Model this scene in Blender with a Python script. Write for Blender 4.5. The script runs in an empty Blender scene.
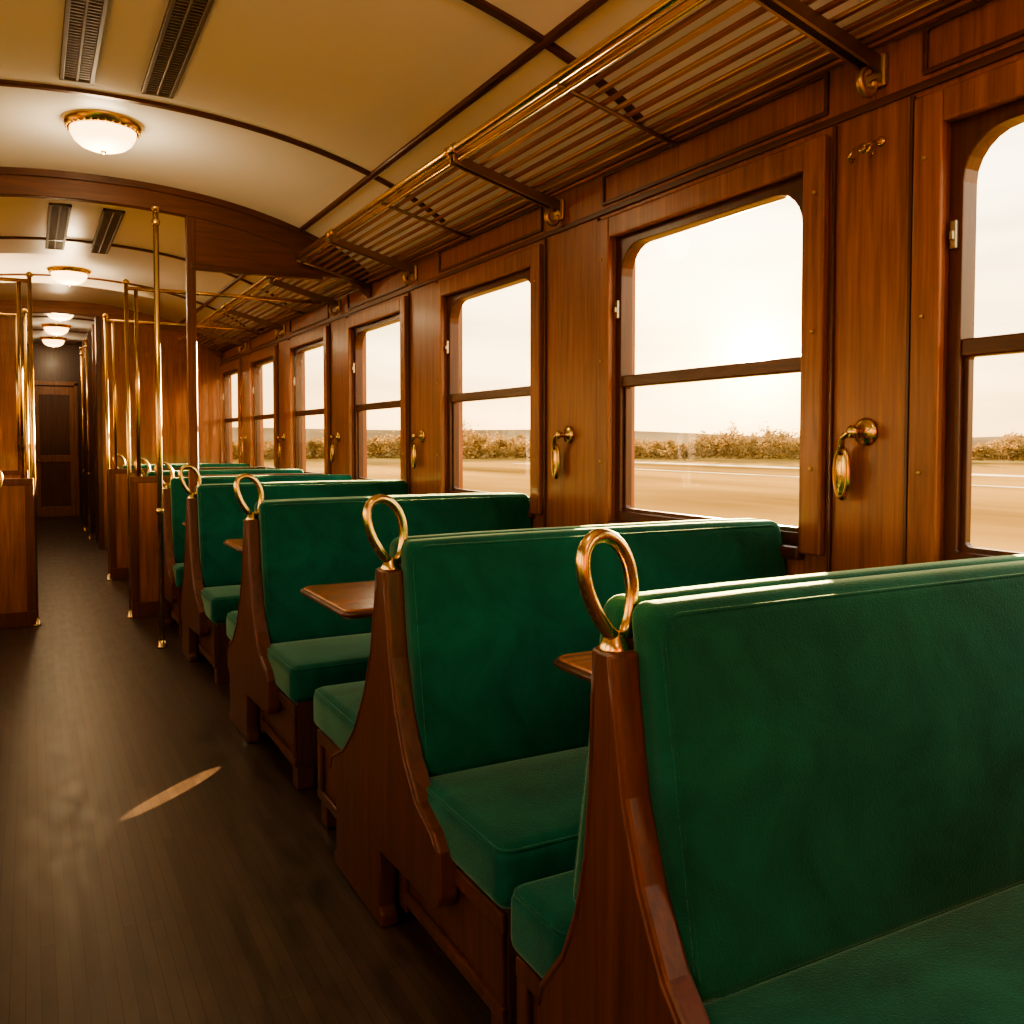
import bpy, bmesh, math, random
from mathutils import Vector, Matrix
random.seed(3)
S=bpy.context.scene
COL=S.collection
W=2.3; LW=-1.5; XC=0.4; H=1.395
# ------------------------------------------------------------ materials
def newmat(n):
    m=bpy.data.materials.new(n); m.use_nodes=True
    nt=m.node_tree; return m,nt,nt.nodes['Principled BSDF']
def wood(name,c1,c2,axis='Z',rough=.38,coat=.25,sc=1.0):
    m,nt,b=newmat(name)
    tc=nt.nodes.new('ShaderNodeTexCoord'); mp=nt.nodes.new('ShaderNodeMapping')
    s={'X':(1.2,26,26),'Y':(26,1.2,26),'Z':(26,26,1.2)}[axis]
    mp.inputs['Scale'].default_value=[v*sc for v in s]
    nt.links.new(tc.outputs['Object'],mp.inputs['Vector'])
    n1=nt.nodes.new('ShaderNodeTexNoise'); n1.inputs['Scale'].default_value=1.8; n1.inputs['Detail'].default_value=9; n1.inputs['Roughness'].default_value=.62; n1.inputs['Distortion'].default_value=.5
    nt.links.new(mp.outputs[0],n1.inputs['Vector'])
    r=nt.nodes.new('ShaderNodeValToRGB'); r.color_ramp.elements[0].position=.3; r.color_ramp.elements[1].position=.72
    r.color_ramp.elements[0].color=(*c1,1); r.color_ramp.elements[1].color=(*c2,1)
    nt.links.new(n1.outputs['Fac'],r.inputs[0])
    n2=nt.nodes.new('ShaderNodeTexNoise'); n2.inputs['Scale'].default_value=1.3; n2.inputs['Detail'].default_value=2
    nt.links.new(tc.outputs['Object'],n2.inputs['Vector'])
    mx=nt.nodes.new('ShaderNodeMix'); mx.data_type='RGBA'; mx.blend_type='MULTIPLY'; mx.inputs[0].default_value=.6
    nt.links.new(r.outputs[0],mx.inputs[6]); nt.links.new(n2.outputs['Fac'],mx.inputs[7])
    mul=nt.nodes.new('ShaderNodeMix'); mul.data_type='RGBA'; mul.blend_type='MULTIPLY'; mul.inputs[0].default_value=1
    mul.inputs[7].default_value=(1.35,1.35,1.35,1)
    nt.links.new(mx.outputs[2],mul.inputs[6])
    nt.links.new(mul.outputs[2],b.inputs['Base Color'])
    b.inputs['Roughness'].default_value=rough; b.inputs['Coat Weight'].default_value=coat; b.inputs['Coat Roughness'].default_value=.22
    bp=nt.nodes.new('ShaderNodeBump'); bp.inputs['Strength'].default_value=.08; bp.inputs['Distance'].default_value=.01
    nt.links.new(n1.outputs['Fac'],bp.inputs['Height']); nt.links.new(bp.outputs[0],b.inputs['Normal'])
    return m
A1,A2=(.17,.058,.020),(.43,.165,.056)
WZ=wood('mahogany_vertical',A1,A2,'Z'); WY=wood('mahogany_long',A1,A2,'Y'); WX=wood('mahogany_cross',A1,A2,'X')
D1,D2=(.055,.017,.008),(.13,.042,.017)
DZ=wood('dark_mahogany_vertical',D1,D2,'Z'); DY=wood('dark_mahogany_long',D1,D2,'Y'); DX=wood('dark_mahogany_cross',D1,D2,'X')
HX=wood('header_mahogany',(.07,.022,.009),(.17,.055,.02),'X')
M1,M2=(.07,.021,.009),(.17,.052,.020)
MZ=wood('bench_mahogany',M1,M2,'Z',rough=.42,coat=.15)
TX=wood('table_wood',(.25,.085,.03),(.46,.18,.07),'X',rough=.25)
def brass_mat(n,c,r):
    m,nt,b=newmat(n); b.inputs['Metallic'].default_value=1
    b.inputs['Base Color'].default_value=(*c,1)
    t=nt.nodes.new('ShaderNodeTexNoise'); t.inputs['Scale'].default_value=14; t.inputs['Detail'].default_value=4
    mr=nt.nodes.new('ShaderNodeMapRange'); mr.inputs['To Min'].default_value=r-.08; mr.inputs['To Max'].default_value=r+.12
    nt.links.new(t.outputs['Fac'],mr.inputs['Value']); nt.links.new(mr.outputs[0],b.inputs['Roughness'])
    return m
BR=brass_mat('polished_brass',(.76,.54,.22),.22)
BRD=brass_mat('aged_brass',(.58,.41,.19),.35)
NI=brass_mat('nickel',(.5,.47,.4),.3)
IR=brass_mat('dark_bronze',(.30,.21,.12),.42)
def velvet():
    m,nt,b=newmat('green_velvet')
    tc=nt.nodes.new('ShaderNodeTexCoord')
    n=nt.nodes.new('ShaderNodeTexNoise'); n.inputs['Scale'].default_value=4; n.inputs['Detail'].default_value=6; n.inputs['Roughness'].default_value=.62; n.inputs['Distortion'].default_value=.6
    nt.links.new(tc.outputs['Object'],n.inputs['Vector'])
    r=nt.nodes.new('ShaderNodeValToRGB'); r.color_ramp.elements[0].position=.32; r.color_ramp.elements[1].position=.72
    r.color_ramp.elements[0].color=(.004,.066,.042,1); r.color_ramp.elements[1].color=(.011,.140,.090,1)
    nt.links.new(n.outputs['Fac'],r.inputs[0]); nt.links.new(r.outputs[0],b.inputs['Base Color'])
    b.inputs['Roughness'].default_value=.85; b.inputs['Specular IOR Level'].default_value=.15
    b.inputs['Sheen Weight'].default_value=1.0; b.inputs['Sheen Roughness'].default_value=.3; b.inputs['Sheen Tint'].default_value=(.50,.78,.55,1)
    n3=nt.nodes.new('ShaderNodeTexNoise'); n3.inputs['Scale'].default_value=220; n3.inputs['Detail'].default_value=2
    nt.links.new(tc.outputs['Object'],n3.inputs['Vector'])
    bp=nt.nodes.new('ShaderNodeBump'); bp.inputs['Strength'].default_value=.5; bp.inputs['Distance'].default_value=.003
    nt.links.new(n3.outputs['Fac'],bp.inputs['Height']); nt.links.new(bp.outputs[0],b.inputs['Normal'])
    return m
VE=velvet()
def ceilm():
    m,nt,b=newmat('cream_ceiling_paint')
    n=nt.nodes.new('ShaderNodeTexNoise'); n.inputs['Scale'].default_value=2; n.inputs['Detail'].default_value=4
    r=nt.nodes.new('ShaderNodeValToRGB'); r.color_ramp.elements[0].color=(.78,.78,.75,1); r.color_ramp.elements[1].color=(.84,.84,.81,1)
    nt.links.new(n.outputs['Fac'],r.inputs[0]); nt.links.new(r.outputs[0],b.inputs['Base Color'])
    b.inputs['Roughness'].default_value=.32
    return m
CE=ceilm()
def floorm():
    m,nt,b=newmat('dark_plank_floor')
    tc=nt.nodes.new('ShaderNodeTexCoord'); mp=nt.nodes.new('ShaderNodeMapping')
    mp.inputs['Rotation'].default_value=(0,0,math.pi/2)
    nt.links.new(tc.outputs['Object'],mp.inputs[0])
    br=nt.nodes.new('ShaderNodeTexBrick'); br.inputs['Scale'].default_value=1; br.inputs['Brick Width'].default_value=1.1; br.inputs['Row Height'].default_value=.035
    br.inputs['Mortar Size'].default_value=.0012; br.inputs['Color1'].default_value=(.046,.029,.020,1); br.inputs['Color2'].default_value=(.072,.047,.033,1); br.inputs['Mortar'].default_value=(.024,.015,.010,1)
    nt.links.new(mp.outputs[0],br.inputs[0])
    n=nt.nodes.new('ShaderNodeTexNoise'); n.inputs['Scale'].default_value=3.; n.inputs['Detail'].default_value=6
    mp2=nt.nodes.new('ShaderNodeMapping'); mp2.inputs['Scale'].default_value=(7,1.8,1)
    nt.links.new(tc.outputs['Object'],mp2.inputs[0]); nt.links.new(mp2.outputs[0],n.inputs['Vector'])
    mx=nt.nodes.new('ShaderNodeMix'); mx.data_type='RGBA'; mx.blend_type='OVERLAY'; mx.inputs[0].default_value=.8
    nt.links.new(br.outputs[0],mx.inputs[6]); nt.links.new(n.outputs['Fac'],mx.inputs[7]); nt.links.new(mx.outputs[2],b.inputs['Base Color'])
    mr=nt.nodes.new('ShaderNodeMapRange'); mr.inputs['To Min'].default_value=.26; mr.inputs['To Max'].default_value=.5
    nt.links.new(n.outputs['Fac'],mr.inputs['Value']); nt.links.new(mr.outputs[0],b.inputs['Roughness'])
    return m
FL=floorm()
def glassm():
    m=bpy.data.materials.new('window_glass'); m.use_nodes=True; nt=m.node_tree
    nt.nodes.clear()
    o=nt.nodes.new('ShaderNodeOutputMaterial'); t=nt.nodes.new('ShaderNodeBsdfTransparent'); g=nt.nodes.new('ShaderNodeBsdfGlossy')
    g.inputs['Roughness'].default_value=.02
    t.inputs['Color'].default_value=(.98,.97,.95,1)
    f=nt.nodes.new('ShaderNodeLayerWeight'); f.inputs[0].default_value=.5
    p=nt.nodes.new('ShaderNodeMath'); p.operation='POWER'; p.inputs[1].default_value=5; nt.links.new(f.outputs['Facing'],p.inputs[0])
    q=nt.nodes.new('ShaderNodeMath'); q.operation='MULTIPLY_ADD'; q.inputs[1].default_value=.4; q.inputs[2].default_value=.03; nt.links.new(p.outputs[0],q.inputs[0])
    x=nt.nodes.new('ShaderNodeMixShader'); nt.links.new(q.outputs[0],x.inputs[0]); nt.links.new(t.outputs[0],x.inputs[1]); nt.links.new(g.outputs[0],x.inputs[2])
    nt.links.new(x.outputs[0],o.inputs[0]); return m
GL=glassm()
def flat(n,c,r=.8,em=None,es=0):
    m,nt,b=newmat(n); t=nt.nodes.new('ShaderNodeTexNoise'); t.inputs['Scale'].default_value=4
    t.inputs['Detail'].default_value=6
    rr=nt.nodes.new('ShaderNodeValToRGB'); rr.color_ramp.elements[0].position=.3; rr.color_ramp.elements[1].position=.7
    rr.color_ramp.elements[0].color=(*[v*.75 for v in c],1); rr.color_ramp.elements[1].color=(*[min(1,v*1.2) for v in c],1)
    nt.links.new(t.outputs['Fac'],rr.inputs[0]); nt.links.new(rr.outputs[0],b.inputs['Base Color'])
    b.inputs['Roughness'].default_value=r; b.inputs['Specular IOR Level'].default_value=.2
    if em: b.inputs['Emission Color'].default_value=(*em,1); b.inputs['Emission Strength'].default_value=es
    return m
def outdoor(n,c,sc,stretch=(1,1,1),var=.3,trans=0):
    m=bpy.data.materials.new(n); m.use_nodes=True; nt=m.node_tree; nt.nodes.clear()
    o=nt.nodes.new('ShaderNodeOutputMaterial'); d=nt.nodes.new('ShaderNodeBsdfDiffuse')
    tc=nt.nodes.new('ShaderNodeTexCoord'); mp=nt.nodes.new('ShaderNodeMapping'); mp.inputs['Scale'].default_value=stretch
    t=nt.nodes.new('ShaderNodeTexNoise'); t.inputs['Scale'].default_value=sc; t.inputs['Detail'].default_value=8
    nt.links.new(tc.outputs['Object'],mp.inputs[0]); nt.links.new(mp.outputs[0],t.inputs['Vector'])
    rr=nt.nodes.new('ShaderNodeValToRGB'); rr.color_ramp.elements[0].position=.35; rr.color_ramp.elements[1].position=.65
    rr.color_ramp.elements[0].color=(*[v*(1-var) for v in c],1); rr.color_ramp.elements[1].color=(*[min(1,v*(1+var)) for v in c],1)
    nt.links.new(t.outputs['Fac'],rr.inputs[0]); nt.links.new(rr.outputs[0],d.inputs['Color'])
    if trans:
        tr=nt.nodes.new('ShaderNodeBsdfTranslucent'); nt.links.new(rr.outputs[0],tr.inputs['Color'])
        mx=nt.nodes.new('ShaderNodeMixShader'); mx.inputs[0].default_value=trans
        nt.links.new(d.outputs[0],mx.inputs[1]); nt.links.new(tr.outputs[0],mx.inputs[2]); nt.links.new(mx.outputs[0],o.inputs[0])
    else: nt.links.new(d.outputs[0],o.inputs[0])
    return m
LAMPG=flat('milky_lamp_glass',(.8,.7,.5),.3,(1,.60,.25),4.2)
VENTD=flat('vent_dark',(.03,.025,.02),.6)
VENTF=flat('vent_frame',(.16,.13,.09),.5)
FIELD=outdoor('dry_grass_field',(.235,.145,.042),.08,(1,.25,1),.5)
ROAD=outdoor('pale_track',(.60,.50,.34),.3)
TREE=outdoor('hazy_foliage',(.20,.135,.055),.3,var=.2,trans=.25)
HILL=outdoor('hazy_hill',(.26,.175,.085),.02)
# ------------------------------------------------------------ helpers
def add(name,bm,mat,parent=None,smooth=False,bevel=0,seg=2,loc=None):
    bmesh.ops.recalc_face_normals(bm,faces=bm.faces)
    me=bpy.data.meshes.new(name); bm.to_mesh(me); bm.free()
    o=bpy.data.objects.new(name,me); COL.objects.link(o)
    mats=mat if isinstance(mat,(list,tuple)) else [mat]
    for q in mats: me.materials.append(q)
    if smooth:
        for p in me.polygons: p.use_smooth=True
    if bevel:
        b=o.modifiers.new('bevel','BEVEL'); b.width=bevel; b.segments=seg; b.limit_method='ANGLE'; b.harden_normals=False
    if parent: o.parent=parent
    if loc: o.location=loc
    return o
def bbox(bm,x0,x1,y0,y1,z0,z1,mi=0):
    vs=[bm.verts.new((x,y,z)) for x in(x0,x1) for y in(y0,y1) for z in(z0,z1)]
    for f in((0,1,3,2),(4,6,7,5),(0,4,5,1),(2,3,7,6),(0,2,6,4),(1,5,7,3)):
        ff=bm.faces.new([vs[i] for i in f]); ff.material_index=mi
def boxes(name,lst,mat,parent=None,bevel=.005,loc=None):
    bm=bmesh.new()
    for b in lst: bbox(bm,*b)
    return add(name,bm,mat,parent,bevel=bevel,loc=loc)
def prism(name,pts,x0,x1,mat,parent=None,bevel=.005,axis='X'):
    bm=bmesh.new()
    def P(a,b,c): return (c,a,b) if axis=='X' else (a,c,b)
    v0=[bm.verts.new(P(a,b,x0)) for a,b in pts]; v1=[bm.verts.new(P(a,b,x1)) for a,b in pts]
    n=len(pts); bm.faces.new(v0); bm.faces.new(v1)
    for i in range(n): bm.faces.new((v0[i],v0[(i+1)%n],v1[(i+1)%n],v1[i]))
    return add(name,bm,mat,parent,bevel=bevel)
def empty(name,loc=(0,0,0)):
    e=bpy.data.objects.new(name,None); e.location=loc; e.empty_display_size=.1; COL.objects.link(e); return e
def tube(name,paths,r,mat,parent=None,cyclic=False,res=3):
    bm=bmesh.new(); ns=12 if r>.004 else 6
    for pts in paths:
        pts=[Vector(p) for p in pts]; n=len(pts)
        rings=[]; 
        t0=(pts[1]-pts[0]).normalized()
        up=Vector((0,0,1)) if abs(t0.z)<.9 else Vector((1,0,0))
        nrm=(up-t0*up.dot(t0)).normalized()
        for i in range(n):
            if cyclic: t=(pts[(i+1)%n]-pts[i-1]).normalized()
            elif i==0: t=t0
            elif i==n-1: t=(pts[i]-pts[i-1]).normalized()
            else: t=((pts[i+1]-pts[i]).normalized()+(pts[i]-pts[i-1]).normalized()).normalized()
            nrm=(nrm-t*nrm.dot(t)).normalized(); bi=t.cross(nrm)
            rings.append([bm.verts.new(pts[i]+(nrm*math.cos(2*math.pi*k/ns)+bi*math.sin(2*math.pi*k/ns))*r) for k in range(ns)])
        m=n if cyclic else n-1
        for i in range(m):
            a=rings[i]; b=rings[(i+1)%n]
            for k in range(ns): bm.faces.new((a[k],a[(k+1)%ns],b[(k+1)%ns],b[k]))
        if not cyclic:
            bm.faces.new(rings[0]); bm.faces.new(rings[-1])
    return add(name,bm,mat,parent,smooth=True)
def lathe(bm,prof,c,axis='Z',n=28,mi=0,sx=1,sy=1):
    rings=[]
    for r,h in prof:
        ring=[]
        for k in range(n):
            a=2*math.pi*k/n; u=r*math.cos(a)*sx; v=r*math.sin(a)*sy
            if axis=='Z': p=(c[0]+u,c[1]+v,c[2]+h)
            else: p=(c[0]+h,c[1]+u,c[2]+v)
            ring.append(bm.verts.new(p))
        rings.append(ring)
    for i in range(len(rings)-1):
        a,b=rings[i],rings[i+1]
        for k in range(n):
            f=bm.faces.new((a[k],a[(k+1)%n],b[(k+1)%n],b[k])); f.material_index=mi
    for rg in(rings[0],rings[-1]):
        f=bm.faces.new(rg); f.material_index=mi
def axisvals(h,r,n=6):
    v=[]
    for i in range(5): v.append(-h+r*i/4)
    for i in range(1,n): v.append(-h+r+(2*h-2*r)*i/n)
    for i in range(5): v.append(h-r+r*i/4)
    return v
def cushion(name,sx,sy,sz,r,puff,mapf,mat,parent):
    bm=bmesh.new(); hs=(sx,sy,sz); av=[axisvals(h,r) for h in hs]
    cache={}
    def V(p):
        k=tuple(round(c,5) for c in p)
        if k in cache: return cache[k]
        inn=[max(-(hs[i]-r),min(hs[i]-r,p[i])) for i in range(3)]
        d=Vector([p[i]-inn[i] for i in range(3)])
        if d.length>0: q=Vector(inn)+d.normalized()*r
        else: q=Vector(p)
        for i in range(3):
            if puff[i]:
                j,l=[a for a in range(3) if a!=i]
                w=max(0,1-(p[j]/hs[j])**4)*max(0,1-(p[l]/hs[l])**2)
                q[i]+=puff[i]*w*(p[i]/hs[i])
        v=bm.verts.new(mapf(q)); cache[k]=v; return v
    for i in range(3):
        j,l=[a for a in range(3) if a!=i]
        for s in(-1,1):
            for a in range(len(av[j])-1):
                for b in range(len(av[l])-1):
                    q=[]
                    for(da,db) in((0,0),(1,0),(1,1),(0,1)):
                        p=[0,0,0]; p[i]=s*hs[i]; p[j]=av[j][a+da]; p[l]=av[l][b+db]; q.append(V(p))
                    if len(set(q))==4: bm.faces.new(q)
    return add(name,bm,mat,parent,smooth=True)
def rrect(w,h,r,n=6,cx=0,cy=0,rb=None):
    pts=[]; rb=r if rb is None else rb
    for(sx,sy,a0,rr) in((1,1,0,r),(-1,1,90,r),(-1,-1,180,rb),(1,-1,270,rb)):
        for i in range(n+1):
            a=math.radians(a0+90*i/n); pts.append((cx+sx*(w/2-rr)+rr*math.cos(a),cy+sy*(h/2-rr)+rr*math.sin(a)))
    return pts
def ringx(bm,outer,inner,x0,x1,mi=0):
    n=len(outer); A=[]
    for pts,x in((outer,x0),(inner,x0),(inner,x1),(outer,x1)):
        A.append([bm.verts.new((x,a,b)) for a,b in pts])
    for q in range(4):
        a,b=A[q],A[(q+1)%4]
        for k in range(n): f=bm.faces.new((a[k],a[(k+1)%n],b[(k+1)%n],b[k])); f.material_index=mi
# ------------------------------------------------------------ shell
Y0,Y1=-2.4,18.2
boxes('floor',[(LW-.12,W+.12,Y0,Y1,-.1,0)],FL,bevel=0)
def cz(x):
    r=min(1,abs(x-XC)/1.9); return 2.62+.5*(max(0,1-r**2.2))**.8
xs=[XC-1.9+3.8*i/48 for i in range(49)]
bm=bmesh.new(); 
a=[bm.verts.new((x,Y0,cz(x))) for x in xs]; b=[bm.verts.new((x,Y1,cz(x))) for x in xs]
c=[bm.verts.new((x,Y0,cz(x)+.08)) for x in xs]; d=[bm.verts.new((x,Y1,cz(x)+.08)) for x in xs]
for i in range(48):
    bm.faces.new((a[i],a[i+1],b[i+1],b[i])); bm.faces.new((c[i],c[i+1],d[i+1],d[i]))
for p,q in((0,0),(48,48)): bm.faces.new((a[p],b[p],d[p],c[p]))
bm.faces.new(a+c[::-1]); bm.faces.new(b+d[::-1])
add('ceiling',bm,CE,smooth=False)
for p in bpy.data.objects['ceiling'].data.polygons: p.use_smooth=len(p.vertices)==4
def arch(name,y,wd,th,mat,xa=-1.5,xb=2.3,parent=None):
    bm=bmesh.new(); n=44; R=[]
    for i in range(n+1):
        x=xa+(xb-xa)*i/n; z=cz(x)+.004
        R.append([bm.verts.new(p) for p in((x,y-wd/2,z),(x,y+wd/2,z),(x,y+wd/2,z-th),(x,y-wd/2,z-th))])
    for i in range(n):
        for k in range(4): bm.faces.new((R[i][k],R[i][(k+1)%4],R[i+1][(k+1)%4],R[i+1][k]))
    bm.faces.new(R[0]); bm.faces.new(R[-1])
    return add(name,bm,mat,parent,bevel=.006)
k=1
for y in(-.9,1.05,3.02,4.98,8.7,10.6,14.2,15.9):
    arch('trim_%d'%k,y,.045,.022,DX,-1.42,2.22); k+=1
for x in(1.76,-.96):
    tube('trim_%d'%k,[[(x,Y0+.02,cz(x)-.005),(x,Y1-.02,cz(x)-.005)]],.02,DY); k+=1
WR=[(-1.45,-.31),(.55,1.69)]+[(2.2+1.84*i,3.34+1.84*i) for i in range(6)]
ZS,ZT,ZB=1.035,2.29,1.65
wn=0
def sidewall(side,sgn,X):
    L=[]; t=.12
    def bx(a,b): return (min(X+sgn*a,X+sgn*b),max(X+sgn*a,X+sgn*b))
    prev=Y0
    for (ya,yb) in WR:
        L.append((*bx(0,t),prev,ya,ZS,ZT)); prev=yb
    L.append((*bx(0,t),prev,Y1,ZS,ZT))
    L.append((*bx(0,t),Y0,Y1,0,ZS)); L.append((*bx(0,t),Y0,Y1,ZT,2.72))
    boxes('wall_'+side,L,WZ,bevel=0)
    global k,wn
    boxes('trim_%d'%k,[(*bx(-.035,-.001),Y0,Y1,2.60,2.655)],WY); k+=1
    boxes('baseboard_'+side,[(*bx(-.02,-.001),Y0,Y1,0.002,.12)],DY)
    boxes('trim_%d'%k,[(*bx(-.012,-.001),Y0,Y1,2.405,2.43)],DY,bevel=.004); k+=1
    pl=[]
    for i,(ya,yb) in enumerate(WR):
        if i>0:
            a=WR[i-1][1]+.105; b=ya-.105
            pl+= [(*bx(-.014,-.001),a,a+.012,.2,2.40),(*bx(-.014,-.001),b-.012,b,.2,2.40)]
    boxes('trim_%d'%k,pl,DZ,bevel=.003); k+=1
    for i,(ya,yb) in enumerate(WR):
        wn+=1
        e=empty('window_%d'%wn,(X,(ya+yb)/2,(ZS+ZT)/2))
        w=yb-ya; h=ZT-ZS
        cw=.09
        bm=bmesh.new()
        xa,xb=sorted((-.032*sgn,-.001*sgn))
        bbox(bm,xa,xb,-w/2-cw,-w/2+.004,-h/2-.02,h/2+cw); bbox(bm,xa,xb,w/2-.004,w/2+cw,-h/2-.02,h/2+cw)
        bbox(bm,xa,xb,-w/2+.004,w/2-.004,h/2-.004,h/2+cw)
        add('casing',bm,WZ,e,bevel=.008,seg=3)
        xa,xb=sorted((-.036*sgn,.06*sgn))
        boxes('sill',[(xa,xb,-w/2,w/2,-h/2-.045,-h/2+.0)],DY,e,bevel=.01)
        bm=bmesh.new()
        x0,x1=sorted((.012*sgn,.075*sgn))
        ringx(bm,rrect(w-.002,h-.002,.004,6),rrect(w-.085,h-.085,.13,6,rb=.01),x0,x1)
        add('frame',bm,DZ,e,bevel=.004)
        bm=bmesh.new(); hb=ZB-ZS-.04; x0,x1=sorted((.03*sgn,.055*sgn))
        zc=-h/2+.04+hb/2
        ringx(bm,rrect(w-.08,hb,.004,2,0,zc),rrect(w-.115,hb-.035,.012,2,0,zc),x0,x1)
        add('lower_sash',bm,DZ,e,bevel=.003)
        x0,x1=sorted((.018*sgn,.06*sgn)); zb=ZB-(ZS+ZT)/2
        boxes('sash_bar',[(x0,x1,-w/2+.04,w/2-.04,zb-.022,zb+.030)],DY,e,bevel=.006)
        xg=.045*sgn
        bm=bmesh.new()
        v=[bm.verts.new((xg,a,b)) for a,b in((-w/2+.03,-h/2+.03),(w/2-.03,-h/2+.03),(w/2-.03,h/2-.03),(-w/2+.03,h/2-.03))]
        bm.faces.new(v); add('glass_pane',bm,GL,e)
        bm=bmesh.new()
        x0,x1=sorted((-.002*sgn,.014*sgn))
        for yy in(w/2-.022,):
            bbox(bm,x0,x1,yy-.010,yy+.010,.27,.35); bbox(bm,x0-.008,x1+.004,yy-.006,yy+.006,.295,.32)
        add('latch',bm,NI,e,bevel=.003)
sidewall('right',1,W); sidewall('left',-1,LW)
pl=bmesh.new()
for i,(ya,yb) in enumerate(WR):
    yc=(ya+yb)/2; w=yb-ya+.16
    ringx(pl,rrect(w,.14,.004,1,yc,2.515),rrect(w-.03,.11,.004,1,yc,2.515),W-.012,W-.001)
add('trim_%d'%k,pl,DY,bevel=.003); k+=1
boxes('wall_back',[(LW-.1,W+.1,Y0-.1,Y0,0,3.2)],WZ,bevel=0)
boxes('wall_front',[(LW-.1,W+.1,Y1,Y1+.1,0,3.2)],DZ,bevel=0)
# ------------------------------------------------------------ benches
def bench(y,fd,rd,X=.887,sgn=1,width=1.385,er=None,rn=1.0,rz=0):
    e=empty('train_bench',(X,y,0))
    def mx(a): return a*sgn
    ef=.40; er=er if er else .2+.72*rd
    zz=[(.10,1.035),(.125,.95),(.19,.80),(.30,.67),(.46,.55),(.66,.465),(.90,.425),(1,.39),(1,.27)]
    if rn<1:
        zr=[(.030/er,1.035),(.034/er,.95),(.040/er,.80),(.055/er,.66),(.085/er,.54),(.13/er,.44),(.95,.34),(1,.30),(1,.25)]
    else:
        zr=[(.04/er,1.035),(.055/er,.95),(.09/er,.80),(.15/er,.66),(max(.5,.22/er),.52),(max(.72,.3/er) if er>.35 else .85,.42),(.97,.36),(1,.32),(1,.25)]
    pts=[(-ef*f,z) for f,z in zz]
    pts+=[(-ef*.95,.24),(.03,.22),(.03,.05),(.01,.04),(.01,0.001)]
    pts+=[(er*.94,0.001),(er*.94,.04),(er*.88,.05),(er*.88,.22)]
    pts+=[(er*f,z) for f,z in zr[::-1]]
    prism('end_panel',pts,*sorted((mx(-.03),mx(.025))),MZ,e,bevel=.008)
    for nm,sg,ex,zq in(('front_bead',-1,ef,zz),('rear_bead',1,er,zr)):
        path=[(mx(-.029),sg*(ex*f-.012),z-.006) for f,z in zq[:-1]]
        tube(nm,[path],.005,MZ,e)
    boxes('core',[(*sorted((mx(.03),mx(width))),-.03,.03,.05,1.05)],MZ,e)
    hz=.315; zc=.80
    for nm,sg in(('backrest_front',-1),('backrest_rear',1)):
        if sg==1 and rd<=0: continue
        def mp(p,sg=sg):
            z=p.z+zc; f=(1.11-z)/.62
            yy=sg*(.040+f*.10)+p.y*(1+.3*f)
            return (mx(p.x+.022+width/2),yy,z)
        cushion(nm,width/2,.044,hz,.030,(0,.018,.006),mp,VE,e)
        fp=[]
        for a,b in rrect(width-.03,2*hz-.03,.045,5):
            p=mp(Vector((a,sg*.039,b))); fp.append((p[0],p[1],p[2]))
        tube('piping_'+nm,[fp],.0045,VE,e,cyclic=True)
    for nm,sg,dp in(('seat_front',-1,fd),('seat_rear',1,rd)):
        if dp<=0: continue
        y0=.17; dz=rz if sg>0 else 0
        def mp(p,sg=sg,dp=dp,dz=dz):
            return (mx(p.x+.0+width/2+.012),sg*(y0+dp/2)+p.y*sg,p.z+.425-dz)
        cushion(nm,width/2+.012,dp/2,.075,.038,(0,.008,.014),mp,VE,e)
        fp=[mp(Vector((a,b,.0615))) for a,b in rrect(width+.008,dp-.018,.035,5)]
        tube('piping_'+nm,[fp],.0045,VE,e,cyclic=True)
        ya,yb=sorted((sg*.05,sg*(y0+dp-.02)))
        bm=bmesh.new()
        xa,xb=sorted((mx(.03),mx(width)))
        bbox(bm,xa,xb,ya,yb,.09,.352-dz)
        yc,yd=sorted((sg*.05,sg*(y0+dp-.10)))
        xa2,xb2=sorted((mx(.09),mx(width)))
        bbox(bm,xa2,xb2,yc,yd,0.001,.09)
        yp=sorted((sg*(y0+dp-.10),sg*(y0+dp-.025)))
        xp=sorted((mx(.026),mx(.10)))
        bbox(bm,*xp,*yp,0.001,.09)
        xf=sorted((mx(.014),mx(.03)))
        bbox(bm,*xf,ya,yb,.30-dz,.345-dz); bbox(bm,*xf,ya,yb,.095,.13)
        y2=sorted((sg*(y0+dp-.07),sg*(y0+dp-.025))); bbox(bm,*xf,*y2,.13,.30-dz)
        add('box_'+nm,bm,MZ,e,bevel=.005)
    c_z=1.142; n=32; R=[]
    for i in range(n):
        a=2*math.pi*i/n; ca=math.cos(a)
        wv=.053*math.sin(a)*(1+.22*ca); R.append((mx(-.010+wv-.020*ca),.010*math.sin(a),c_z+.090*ca))
    tube('brass_loop',[R],.0125,BR,e,cyclic=True)
    bm=bmesh.new(); lathe(bm,[(.012,-.016),(.027,-.014),(.029,-.002),(.022,.01),(.017,.02),(.012,.028)],(mx(0),0,1.038),n=18)
    add('loop_socket',bm,BR,e,smooth=True)
    return e
bench(1.28,.50,.24,er=.22,rn=.5,rz=.06)
bench(2.38,.50,.66,er=.50)
bench(4.16,.50,.52,er=.48)
bench(5.87,.46,.27,er=.36)
bench(7.08,.28,0,er=.3)
bench(8.55,.40,.40)
bench(10.9,.45,.45)
for y in(-.9,1.0,2.6,4.2,5.86): bench(y,.42,.35,X=-.22,sgn=-1,width=1.22)
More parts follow.
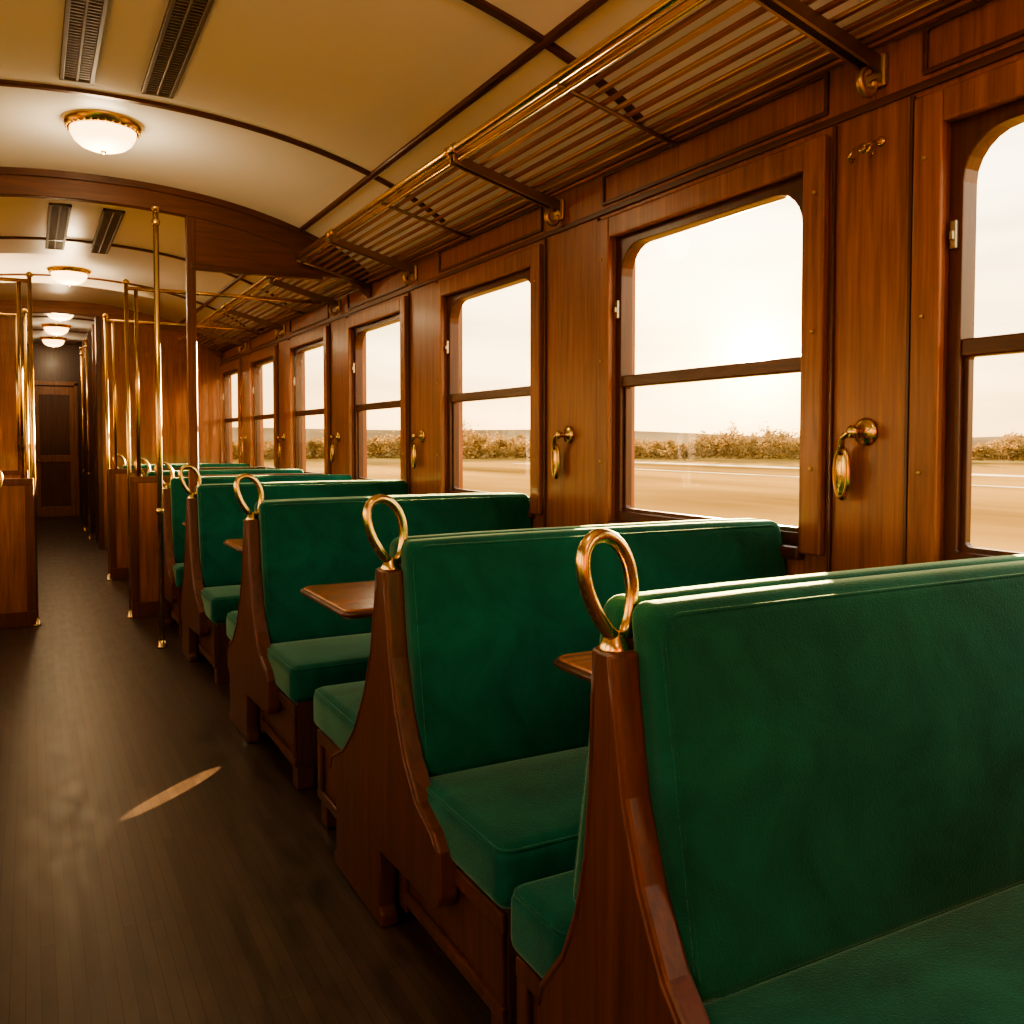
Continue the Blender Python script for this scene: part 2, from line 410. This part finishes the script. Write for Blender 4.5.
def table(x0,x1,y0,y1,z=.84):
    e=empty('folding_table',((x0+x1)/2,(y0+y1)/2,0))
    w=x1-x0; d=y1-y0
    pts=rrect(w,d,.04,5)
    bm=bmesh.new()
    a=[bm.verts.new((p[0],p[1],z-.032)) for p in pts]; b=[bm.verts.new((p[0],p[1],z)) for p in pts]; n=len(pts)
    bm.faces.new(a); bm.faces.new(b)
    for i in range(n): bm.faces.new((a[i],a[(i+1)%n],b[(i+1)%n],b[i]))
    add('top',bm,TX,e,bevel=.006)
    rp=[(p[0]*1.0,p[1]*1.0,z-.016) for p in rrect(w+.006,d+.006,.042,5)]
    tube('edge_band',[rp],.010,DX,e,cyclic=True)
    prism('wall_bracket',[(w/2,z-.035),(w/2-.55,z-.035),(w/2-.55,z-.06),(w/2-.03,z-.30),(w/2,z-.30)],-.015,.015,MZ,e,axis='Y')
    boxes('cleat',[(w/2-.04,w/2,-d/2+.03,d/2-.03,z-.09,z-.033)],MZ,e)
for x0,a,b in((1.18,1.60,1.98),(.90,2.82,3.38),(.95,4.72,5.18),(.92,6.30,6.50)): table(x0,W-.022,a,b)
# ------------------------------------------------------------ luggage racks
def rack(sgn,side):
    X=W if sgn>0 else LW
    e=empty('luggage_rack',(X,0,0))
    def q(dx): return -sgn*dx
    zf,zw=2.70,2.56; fx=.58
    def zr(dx): return zw+(zf-zw)*(dx/fx)
    ya,yb=Y0+.1,12.4
    tube('front_rail',[[(q(fx),ya,zf+.012),(q(fx),yb,zf+.012)]],.018,BR,e)
    tube('lower_rail',[[(q(fx-.02),ya,zf-.035),(q(fx-.02),yb,zf-.035)]],.008,BR,e)
    n=10
    bm=bmesh.new(); bm2=bmesh.new()
    for i in range(n):
        dx=.05+(fx-.08)*i/(n-1)
        z=zr(dx)
        bbox(bm if i%2 else bm2,*sorted((q(dx-.012),q(dx+.012))),ya,yb,z-.005,z+.007)
    add('slats_brass',bm,BRD,e,bevel=.003); add('slats_wood',bm2,WY,e,bevel=.003)
    by=[-1.75,.05,1.93,3.79,5.66,7.34,9.18,11.02]
    bm=bmesh.new(); bz=bmesh.new(); paths=[]
    for y in by:
        for o in(-.02,.02):
            v=[bm.verts.new(p) for p in((q(.0),y+o-.006,zw-.06),(q(.0),y+o-.006,zw-.015),(q(fx),y+o-.006,zf-.006),(q(fx),y+o-.006,zf-.045),
                                        (q(.0),y+o+.006,zw-.06),(q(.0),y+o+.006,zw-.015),(q(fx),y+o+.006,zf-.006),(q(fx),y+o+.006,zf-.045))]
            for f in((0,1,2,3),(7,6,5,4),(0,4,5,1),(1,5,6,2),(2,6,7,3),(3,7,4,0)): bm.faces.new([v[i] for i in f])
        bbox(bz,*sorted((q(.002),q(.02))),y-.04,y+.04,zw-.10,zw+.0)
        P=[]
        for i in range(22):
            a=i/21*math.pi*1.7; r=.045*(1-i/40)
            P.append((q(.045+r*math.sin(a)*.9),y,zw-.11+r*math.cos(a)*.9+.02))
        paths.append(P)
    add('arms',bm,IR,e); add('wall_plates',bz,BRD,e,bevel=.01)
    tube('scrolls',paths,.014,BRD,e)
    cross=[]
    for i in range(len(by)-1):
        y=(by[i]+by[i+1])/2
        cross.append([(q(.04),y,zr(.04)-.012),(q(fx),y,zf-.012)])
    tube('cross_rods',cross,.009,IR,e)
    bm=bmesh.new()
    for y in by:
        for dy in(-.035,.035):
            R=[]
            for s in(-.012,.012):
                R.append([bm.verts.new((q(fx)+.024*math.cos(t*math.pi/8),y+dy+s,zf+.012+.024*math.sin(t*math.pi/8))) for t in range(16)])
            for t in range(16): bm.faces.new((R[0][t],R[0][(t+1)%16],R[1][(t+1)%16],R[1][t]))
            bm.faces.new(R[0]); bm.faces.new(R[1])
    add('collars',bm,BR,e)
rack(1,'right'); rack(-1,'left')
# ------------------------------------------------------------ handles, hooks
def handle(x,y,z,sgn=1):
    e=empty('brass_wall_handle',(x,y,z))
    s=-sgn
    bm=bmesh.new()
    lathe(bm,[(.044,s*.001),(.044,s*.006),(.034,s*.012),(.020,s*.014),(.013,s*.03),(.013,s*.05),(.020,s*.056),(.020,s*.066),(.010,s*.072)],(0,0,0),'X',26)
    add('rosette',bm,BR,e,smooth=True,bevel=0)
    tube('arm',[[(s*.055,0,0),(s*.058,.02,-.005),(s*.056,.042,-.018),(s*.05,.055,-.045),(s*.045,.058,-.07)]],.010,BR,e)
    bm=bmesh.new()
    lathe(bm,[(.004,s*.048),(.8,s*.046),(.95,s*.040),(1,s*.034),(.9,s*.028),(.05,s*.026)],(0,.060,-.130),'X',30,sx=.034,sy=.088)
    add('grip_plate',bm,BR,e,smooth=True)
    tube('grip_rim',[[(s*.046,.060+.026*math.cos(a*math.pi/15),-.130+.076*math.sin(a*math.pi/15)) for a in range(30)]],.003,BRD,e,cyclic=True)
for i in range(1,len(WR)):
    yy=(WR[i-1][1]+WR[i][0])/2+.02
    if i==2: yy=1.955
    if yy<0: continue
    handle(W-.001,yy,1.42)
def hook(x,y,z):
    e=empty('coat_hook',(x,y,z))
    P=[]
    for dy in(-.035,.035):
        P.append([(0,dy,0),(-.03,dy,-.004),(-.05,dy,-.02),(-.055,dy+.004,-.035),(-.04,dy+.006,-.045),(-.03,dy+.006,-.035)])
    tube('hooks',P,.006,BR,e)
    bm=bmesh.new()
    for dy in(-.035,.035): lathe(bm,[(.016,-.001),(.016,-.006),(.008,-.010)],(0,dy,0),'X',16)
    add('rosettes',bm,BR,e,smooth=True)
    tube('link',[[(-.02,-.035,0),(-.02,.035,0)]],.004,BR,e)
hook(W,1.95,2.30)
bm=bmesh.new()
for y in(1.74,2.15,3.39,3.99,5.23,5.83):
    for z in(1.3,1.75,2.2): lathe(bm,[(.007,-.033),(.007,-.036),(.003,-.038)],(W,y,z),'X',10)
add('trim_%d'%k,bm,BRD); k+=1
# ------------------------------------------------------------ lamps + vents
def lamp(x,y,pw):
    z=cz(x)
    e=empty('ceiling_lamp',(x,y,z))
    bm=bmesh.new(); lathe(bm,[(.205,.01),(.205,-.012),(.19,-.03),(.178,-.045),(.165,-.05),(.158,-.035)],(0,0,0),n=40)
    add('brass_rim',bm,BR,e,smooth=True)
    bm=bmesh.new(); lathe(bm,[(.168,-.02),(.168,-.048),(.162,-.075),(.145,-.105),(.115,-.130),(.075,-.146),(.03,-.152),(.005,-.153)],(0,0,0),n=40)
    add('glass_bowl',bm,LAMPG,e,smooth=True)
    bm=bmesh.new(); lathe(bm,[(.014,-.150),(.016,-.158),(.008,-.168),(.002,-.172)],(0,0,0),n=14)
    add('finial',bm,BR,e,smooth=True)
    beads=bmesh.new()
    for i in range(32):
        a=2*math.pi*i/32
        bmesh.ops.create_icosphere(beads,subdivisions=1,radius=.007,matrix=Matrix.Translation((.184*math.cos(a),.184*math.sin(a),-.042)))
    add('beading',beads,BR,e,smooth=True)
    l=bpy.data.lights.new('bulb','POINT'); l.energy=pw; l.color=(1,.74,.43); l.shadow_soft_size=.10
    o=bpy.data.objects.new('bulb',l); COL.objects.link(o); o.parent=e; o.location=(0,0,-.27)
for y,p in((-1.4,16),(1.0,9),(5.43,12),(10.2,13),(13.3,12),(15.2,9),(17.1,6)): lamp(.385,y,p)  # first two lamps are out of view, added as fill light
def vent(xc,ya,yb):
    e=empty('ceiling_vent',(xc,(ya+yb)/2,cz(xc)))
    L=yb-ya; w=.15
    boxes('frame',[(-w/2,-w/2+.02,-L/2,L/2,-.02,.02),(w/2-.02,w/2,-L/2,L/2,-.02,.02),(-w/2,w/2,-L/2,-L/2+.02,-.02,.02),(-w/2,w/2,L/2-.02,L/2,-.02,.02),(-.006,.006,-L/2,L/2,-.018,.02)],VENTF,e,bevel=.003)
    boxes('back',[(-w/2+.01,w/2-.01,-L/2+.01,L/2-.01,-.004,.03)],VENTD,e,bevel=0)
    n=int(L/.03); boxes('louvres',[(-w/2+.02,w/2-.02,-L/2+.03+i*.03,-L/2+.041+i*.03,-.015,.01) for i in range(n-1)],VENTF,e,bevel=0)
for ya,yb in((3.15,4.83),(7.4,9.1),(.6,2.3)):
    vent(.23,ya,yb); vent(.59,ya,yb)
# ------------------------------------------------------------ header arch with post + gusset
YH=6.56
def header(y,name,xp=1.0,th=.17):
    e=empty(name,(0,0,0))
    arch('arch',y,.07,th,HX,-1.49,2.29,e)
    arch('arch_bead',y-.045,.02,.05,DX,-1.49,2.29,e)
    for s,x0,x1 in((1,xp,2.29),(-1,2*XC-xp,-1.49)):
        n=16; pts=[(x0+(x1-x0)*i/n,cz(x0+(x1-x0)*i/n)-.05) for i in range(n+1)]
        zb=2.60
        pts=[p for p in pts if p[1]>zb+.01]
        pts=[(x0,zb)]+pts+[(pts[-1][0],zb)]
        if x0>x1: pts=pts[::-1]
        prism('gusset',pts,y-.025,y+.025,HX,e,axis='Y')
        prism('gusset_rail',[(x0,2.57),(x0,2.605),(x0+s*.92,2.605),(x0+s*.92,2.57)],y-.035,y+.035,DX,e,axis='Y')
        if s>0: boxes('post',[(x0-.03,x0+.03,y-.03,y+.03,0,cz(x0)-.05)],MZ,e)
    return e
header(YH,'arched_header')
def pole(x,y,zt):
    e=empty('brass_pole',(x,y,0))
    tube('shaft',[[(0,0,0.001),(0,0,zt)]],.018,BR,e)
    bm=bmesh.new()
    lathe(bm,[(.035,0.001),(.035,.012),(.026,.02),(.024,.05)],(0,0,0),n=20)
    for z in(.9,zt-.12): lathe(bm,[(.02,z),(.026,z+.01),(.026,z+.03),(.02,z+.04)],(0,0,0),n=20)
    lathe(bm,[(.02,zt-.03),(.028,zt-.01),(.03,zt)],(0,0,0),n=20)
    add('collars',bm,BR,e,smooth=True)
pole(.76,6.40,2.93)
def screen(y,x0,x1,zt=2.6):
    e=empty('partition_screen',(0,y,0)); xa,xb=min(x0,x1),max(x0,x1); s=1 if x1>x0 else -1
    boxes('panel',[(xa,xb,-.02,.02,0.001,1.08)],WZ,e)
    fr=[(xa,xb,-.032,.032,1.06,1.11),(xa,xb,-.03,.03,0.001,.12),(xa,xa+.06,-.03,.03,.12,1.06),(xb-.06,xb,-.03,.03,.12,1.06)]
    xm=x0+s*.36; fr.append((xm-.03,xm+.03,-.03,.03,.12,1.06))
    boxes('panel_frame',fr,MZ,e)
    P=[[(x0,0,0.001),(x0,0,zt)],[(x0,0,zt-.03),(x1,0,zt-.03)],[(x0+s*.07,0,1.1),(x0+s*.07,0,zt-.03)]]
    tube('brass_frame',P,.015,BR,e)
    bm=bmesh.new(); v=[bm.verts.new(p) for p in((xa,0,1.1),(xb,0,1.1),(xb,0,zt-.03),(xa,0,zt-.03))]; bm.faces.new(v)
    add('glass',bm,GL,e)
    bm=bmesh.new(); lathe(bm,[(.035,0.001),(.035,.012),(.026,.02),(.022,.06)],(x0,0,0),n=20); lathe(bm,[(.017,zt),(.028,zt+.01),(.02,zt+.03),(.004,zt+.04)],(x0,0,0),n=20)
    add('pole_foot',bm,BR,e,smooth=True)
screen(7.6,.68,W-.08); screen(7.6,.02,LW+.08)
screen(9.75,.68,W-.08); screen(9.75,-.02,LW+.08)
boxes('wall_partition',[(.80,W,12.58,12.68,0,2.95),(LW,-.04,12.58,12.68,0,2.95)],WZ,bevel=.005)
arch('trim_%d'%k,12.6,.1,.16,WX,-1.49,2.29); k+=1
boxes('trim_%d'%k,[(.76,.82,12.54,12.72,0.001,2.95),(-.06,0,12.54,12.72,0.001,2.95)],DZ); k+=1
boxes('wall_corridor',[(.86,.92,12.7,18.1,0,3.05),(-.12,-.06,12.7,18.1,0,3.05)],WZ,bevel=0)
L=[]
for y in(13.6,14.8,16.0,17.1):
    L+=[(.78,.858,y,y+.1,0.001,2.98),(-.058,.0,y,y+.1,0.001,2.98)]
boxes('trim_%d'%k,L,DZ); k+=1
for x,y in((.72,13.9),(.72,15.2),(.04,14.2)): pole(x,y,2.8)
e=empty('door_1',(.4,Y1-.03,0))
boxes('leaf',[(-.32,.32,-.03,.0,0.002,2.35)],MZ,e)
boxes('stiles',[(-.32,-.24,-.045,-.03,.01,2.35),(.24,.32,-.045,-.03,.01,2.35),(-.24,.24,-.045,-.03,.01,.2),(-.24,.24,-.045,-.03,1.0,1.12),(-.24,.24,-.045,-.03,2.2,2.35)],WZ,e)
boxes('jamb',[(-.38,-.32,-.06,.0,0.002,2.43),(.32,.38,-.06,.0,0.002,2.43),(-.38,.38,-.06,.0,2.37,2.45)],WZ,e)
bm=bmesh.new(); bmesh.ops.create_uvsphere(bm,u_segments=16,v_segments=10,radius=.03,matrix=Matrix.Translation((-.27,-.075,1.02))); add('knob',bm,BR,e,smooth=True)
# ------------------------------------------------------------ exterior
GZ=-1.25
bm=bmesh.new()
v=[bm.verts.new(p) for p in((-900,-900,GZ),(900,-900,GZ),(900,900,GZ),(-900,900,GZ))]; bm.faces.new(v); add('ground',bm,FIELD)
boxes('dirt_road',[(62,65,-90,90,GZ,GZ+.02),(48,48.8,-90,90,GZ,GZ+.02)],ROAD,bevel=0)
# tree line: crowns made of many small leaf clusters
VV=[];FF=[]
rnd=random.uniform; gs=random.gauss
def leaf(x,y,z,s):
    b=len(VV)
    for _ in range(3): VV.append((x+rnd(-s,s),y+rnd(-s,s),max(GZ,z+rnd(-s,s)*.8)))
    FF.append((b,b+1,b+2))
NT=1000
for i in range(NT):
    a=math.radians(-5+125*(i+random.random())/NT); R=rnd(128,168)
    env=1.0+.22*math.sin(a*19)+.16*math.sin(a*43+1)+.12*math.sin(a*90)
    hh=rnd(2.3,3.5)*max(.6,env)
    if i%15==0: hh*=1.4
    x,y=R*math.sin(a),R*math.cos(a); cw=rnd(1.0,2.3)
    lobes=[(rnd(-.6,.6)*cw,rnd(-.6,.6)*cw,hh*rnd(.3,.82),rnd(.45,.9)*cw*.75,hh*rnd(.16,.26)) for _ in range(5)]
    for j in range(230):
        if j%4==0:
            leaf(x+gs(0,cw),y+gs(0,cw),GZ+rnd(0,hh*.45),.45)
        else:
            lx,ly,lz,lr,lh=random.choice(lobes)
            leaf(x+lx+gs(0,lr*.5),y+ly+gs(0,lr*.5),GZ+lz+gs(0,lh*.5),.32)
me=bpy.data.meshes.new('tree_line'); me.from_pydata(VV,[],FF); me.update(); me.materials.append(TREE)
o=bpy.data.objects.new('tree_line',me); COL.objects.link(o)
bm=bmesh.new(); prev=None
for i in range(121):
    a=math.radians(-20+150*i/120); R=420; h=GZ+6.5+2.5*math.sin(a*5)+1*math.sin(a*13)
    p=(bm.verts.new((R*math.sin(a),R*math.cos(a),GZ-1)),bm.verts.new(((R+60)*math.sin(a),(R+60)*math.cos(a),h)))
    if prev: bm.faces.new((prev[0],p[0],p[1],prev[1]))
    prev=p
add('distant_hills',bm,HILL,smooth=True)
# ------------------------------------------------------------ light
az=math.radians(43.3); el=math.radians(5.3)
sd=Vector((math.sin(az)*math.cos(el),math.cos(az)*math.cos(el),math.sin(el)))
l=bpy.data.lights.new('sun','SUN'); l.energy=75; l.angle=math.radians(.6); l.color=(1,.62,.28)
o=bpy.data.objects.new('sun',l); COL.objects.link(o); o.rotation_euler=sd.to_track_quat('Z','Y').to_euler(); o.location=(30,30,10)
w=bpy.data.worlds.new('sunset_sky'); S.world=w; w.use_nodes=True; nt=w.node_tree; nt.nodes.clear()
out=nt.nodes.new('ShaderNodeOutputWorld'); bg=nt.nodes.new('ShaderNodeBackground'); nt.links.new(bg.outputs[0],out.inputs[0])
tc=nt.nodes.new('ShaderNodeTexCoord'); sp=nt.nodes.new('ShaderNodeSeparateXYZ'); nt.links.new(tc.outputs['Generated'],sp.inputs[0])
cr=nt.nodes.new('ShaderNodeValToRGB'); el_=cr.color_ramp.elements
el_[0].position=0; el_[0].color=(.86,.50,.18,1); el_[1].position=.6; el_[1].color=(.64,.62,.57,1)
q=el_.new(.07); q.color=(.88,.62,.30,1); q=el_.new(.22); q.color=(.86,.72,.48,1)
nt.links.new(sp.outputs['Z'],cr.inputs[0])
mpn=nt.nodes.new('ShaderNodeMapping'); mpn.inputs['Scale'].default_value=(2,2,13); nt.links.new(tc.outputs['Generated'],mpn.inputs[0])
cn=nt.nodes.new('ShaderNodeTexNoise'); cn.inputs['Scale'].default_value=1.7; cn.inputs['Detail'].default_value=5; nt.links.new(mpn.outputs[0],cn.inputs['Vector'])
mr=nt.nodes.new('ShaderNodeMapRange'); mr.inputs['From Min'].default_value=.35; mr.inputs['From Max'].default_value=.7; mr.inputs['To Min'].default_value=.75; mr.inputs['To Max'].default_value=1.3
nt.links.new(cn.outputs['Fac'],mr.inputs['Value'])
vm=nt.nodes.new('ShaderNodeVectorMath'); vm.operation='SCALE'; nt.links.new(cr.outputs[0],vm.inputs[0]); nt.links.new(mr.outputs[0],vm.inputs['Scale'])
dt=nt.nodes.new('ShaderNodeVectorMath'); dt.operation='DOT_PRODUCT'; nt.links.new(tc.outputs['Generated'],dt.inputs[0]); dt.inputs[1].default_value=sd
def powr(p,s,c):
    a=nt.nodes.new('ShaderNodeMath'); a.operation='MAXIMUM'; a.inputs[1].default_value=0; nt.links.new(dt.outputs['Value'],a.inputs[0])
    m=nt.nodes.new('ShaderNodeMath'); m.operation='POWER'; m.inputs[1].default_value=p; nt.links.new(a.outputs[0],m.inputs[0])
    k_=nt.nodes.new('ShaderNodeVectorMath'); k_.operation='SCALE'; k_.inputs[0].default_value=[x*s for x in c]; nt.links.new(m.outputs[0],k_.inputs['Scale']); return k_
prev=vm
for p,s,c in((5,.25,(1,.70,.32)),(120,.9,(1,.68,.26)),(1500,3.5,(1,.72,.28)),(20000,200,(1,.88,.55))):
    k_=powr(p,s,c); ad=nt.nodes.new('ShaderNodeVectorMath'); ad.operation='ADD'; nt.links.new(prev.outputs[0],ad.inputs[0]); nt.links.new(k_.outputs[0],ad.inputs[1]); prev=ad
nt.links.new(prev.outputs[0],bg.inputs['Color']); bg.inputs['Strength'].default_value=3.5
l=bpy.data.lights.new('added_sun_streak_spot','SPOT'); l.energy=1000; l.color=(1,.62,.27); l.spot_size=math.radians(12.5); l.spot_blend=.3; l.shadow_soft_size=.003  # added indoor spot that imitates a sun streak on the aisle floor
o=bpy.data.objects.new('added_sun_streak_spot',l); COL.objects.link(o)
src=Vector((1.12,4.34,2.5)); tgt=Vector((.485,3.745,0))
zax=(src-tgt).normalized(); hv=Vector((.73,.68,0)); xax=hv.cross(zax).normalized(); yax=zax.cross(xax)
R=Matrix((xax,yax,zax)).transposed().to_4x4()
o.matrix_world=Matrix.Translation(src)@R@Matrix.Diagonal((.16,1,1,1))
# ------------------------------------------------------------ camera
cam=bpy.data.cameras.new('camera'); co=bpy.data.objects.new('camera',cam); COL.objects.link(co)
cam.sensor_width=36; cam.lens=31.64; cam.clip_start=.02; cam.clip_end=3000
th=math.atan(36/900)
co.location=(0,0,H); co.rotation_euler=(math.pi/2-th,0,-math.radians(28.17)); cam.shift_y=-36/1024
S.camera=co
S.view_settings.exposure=0.5
S.view_settings.look='AgX - Medium High Contrast'
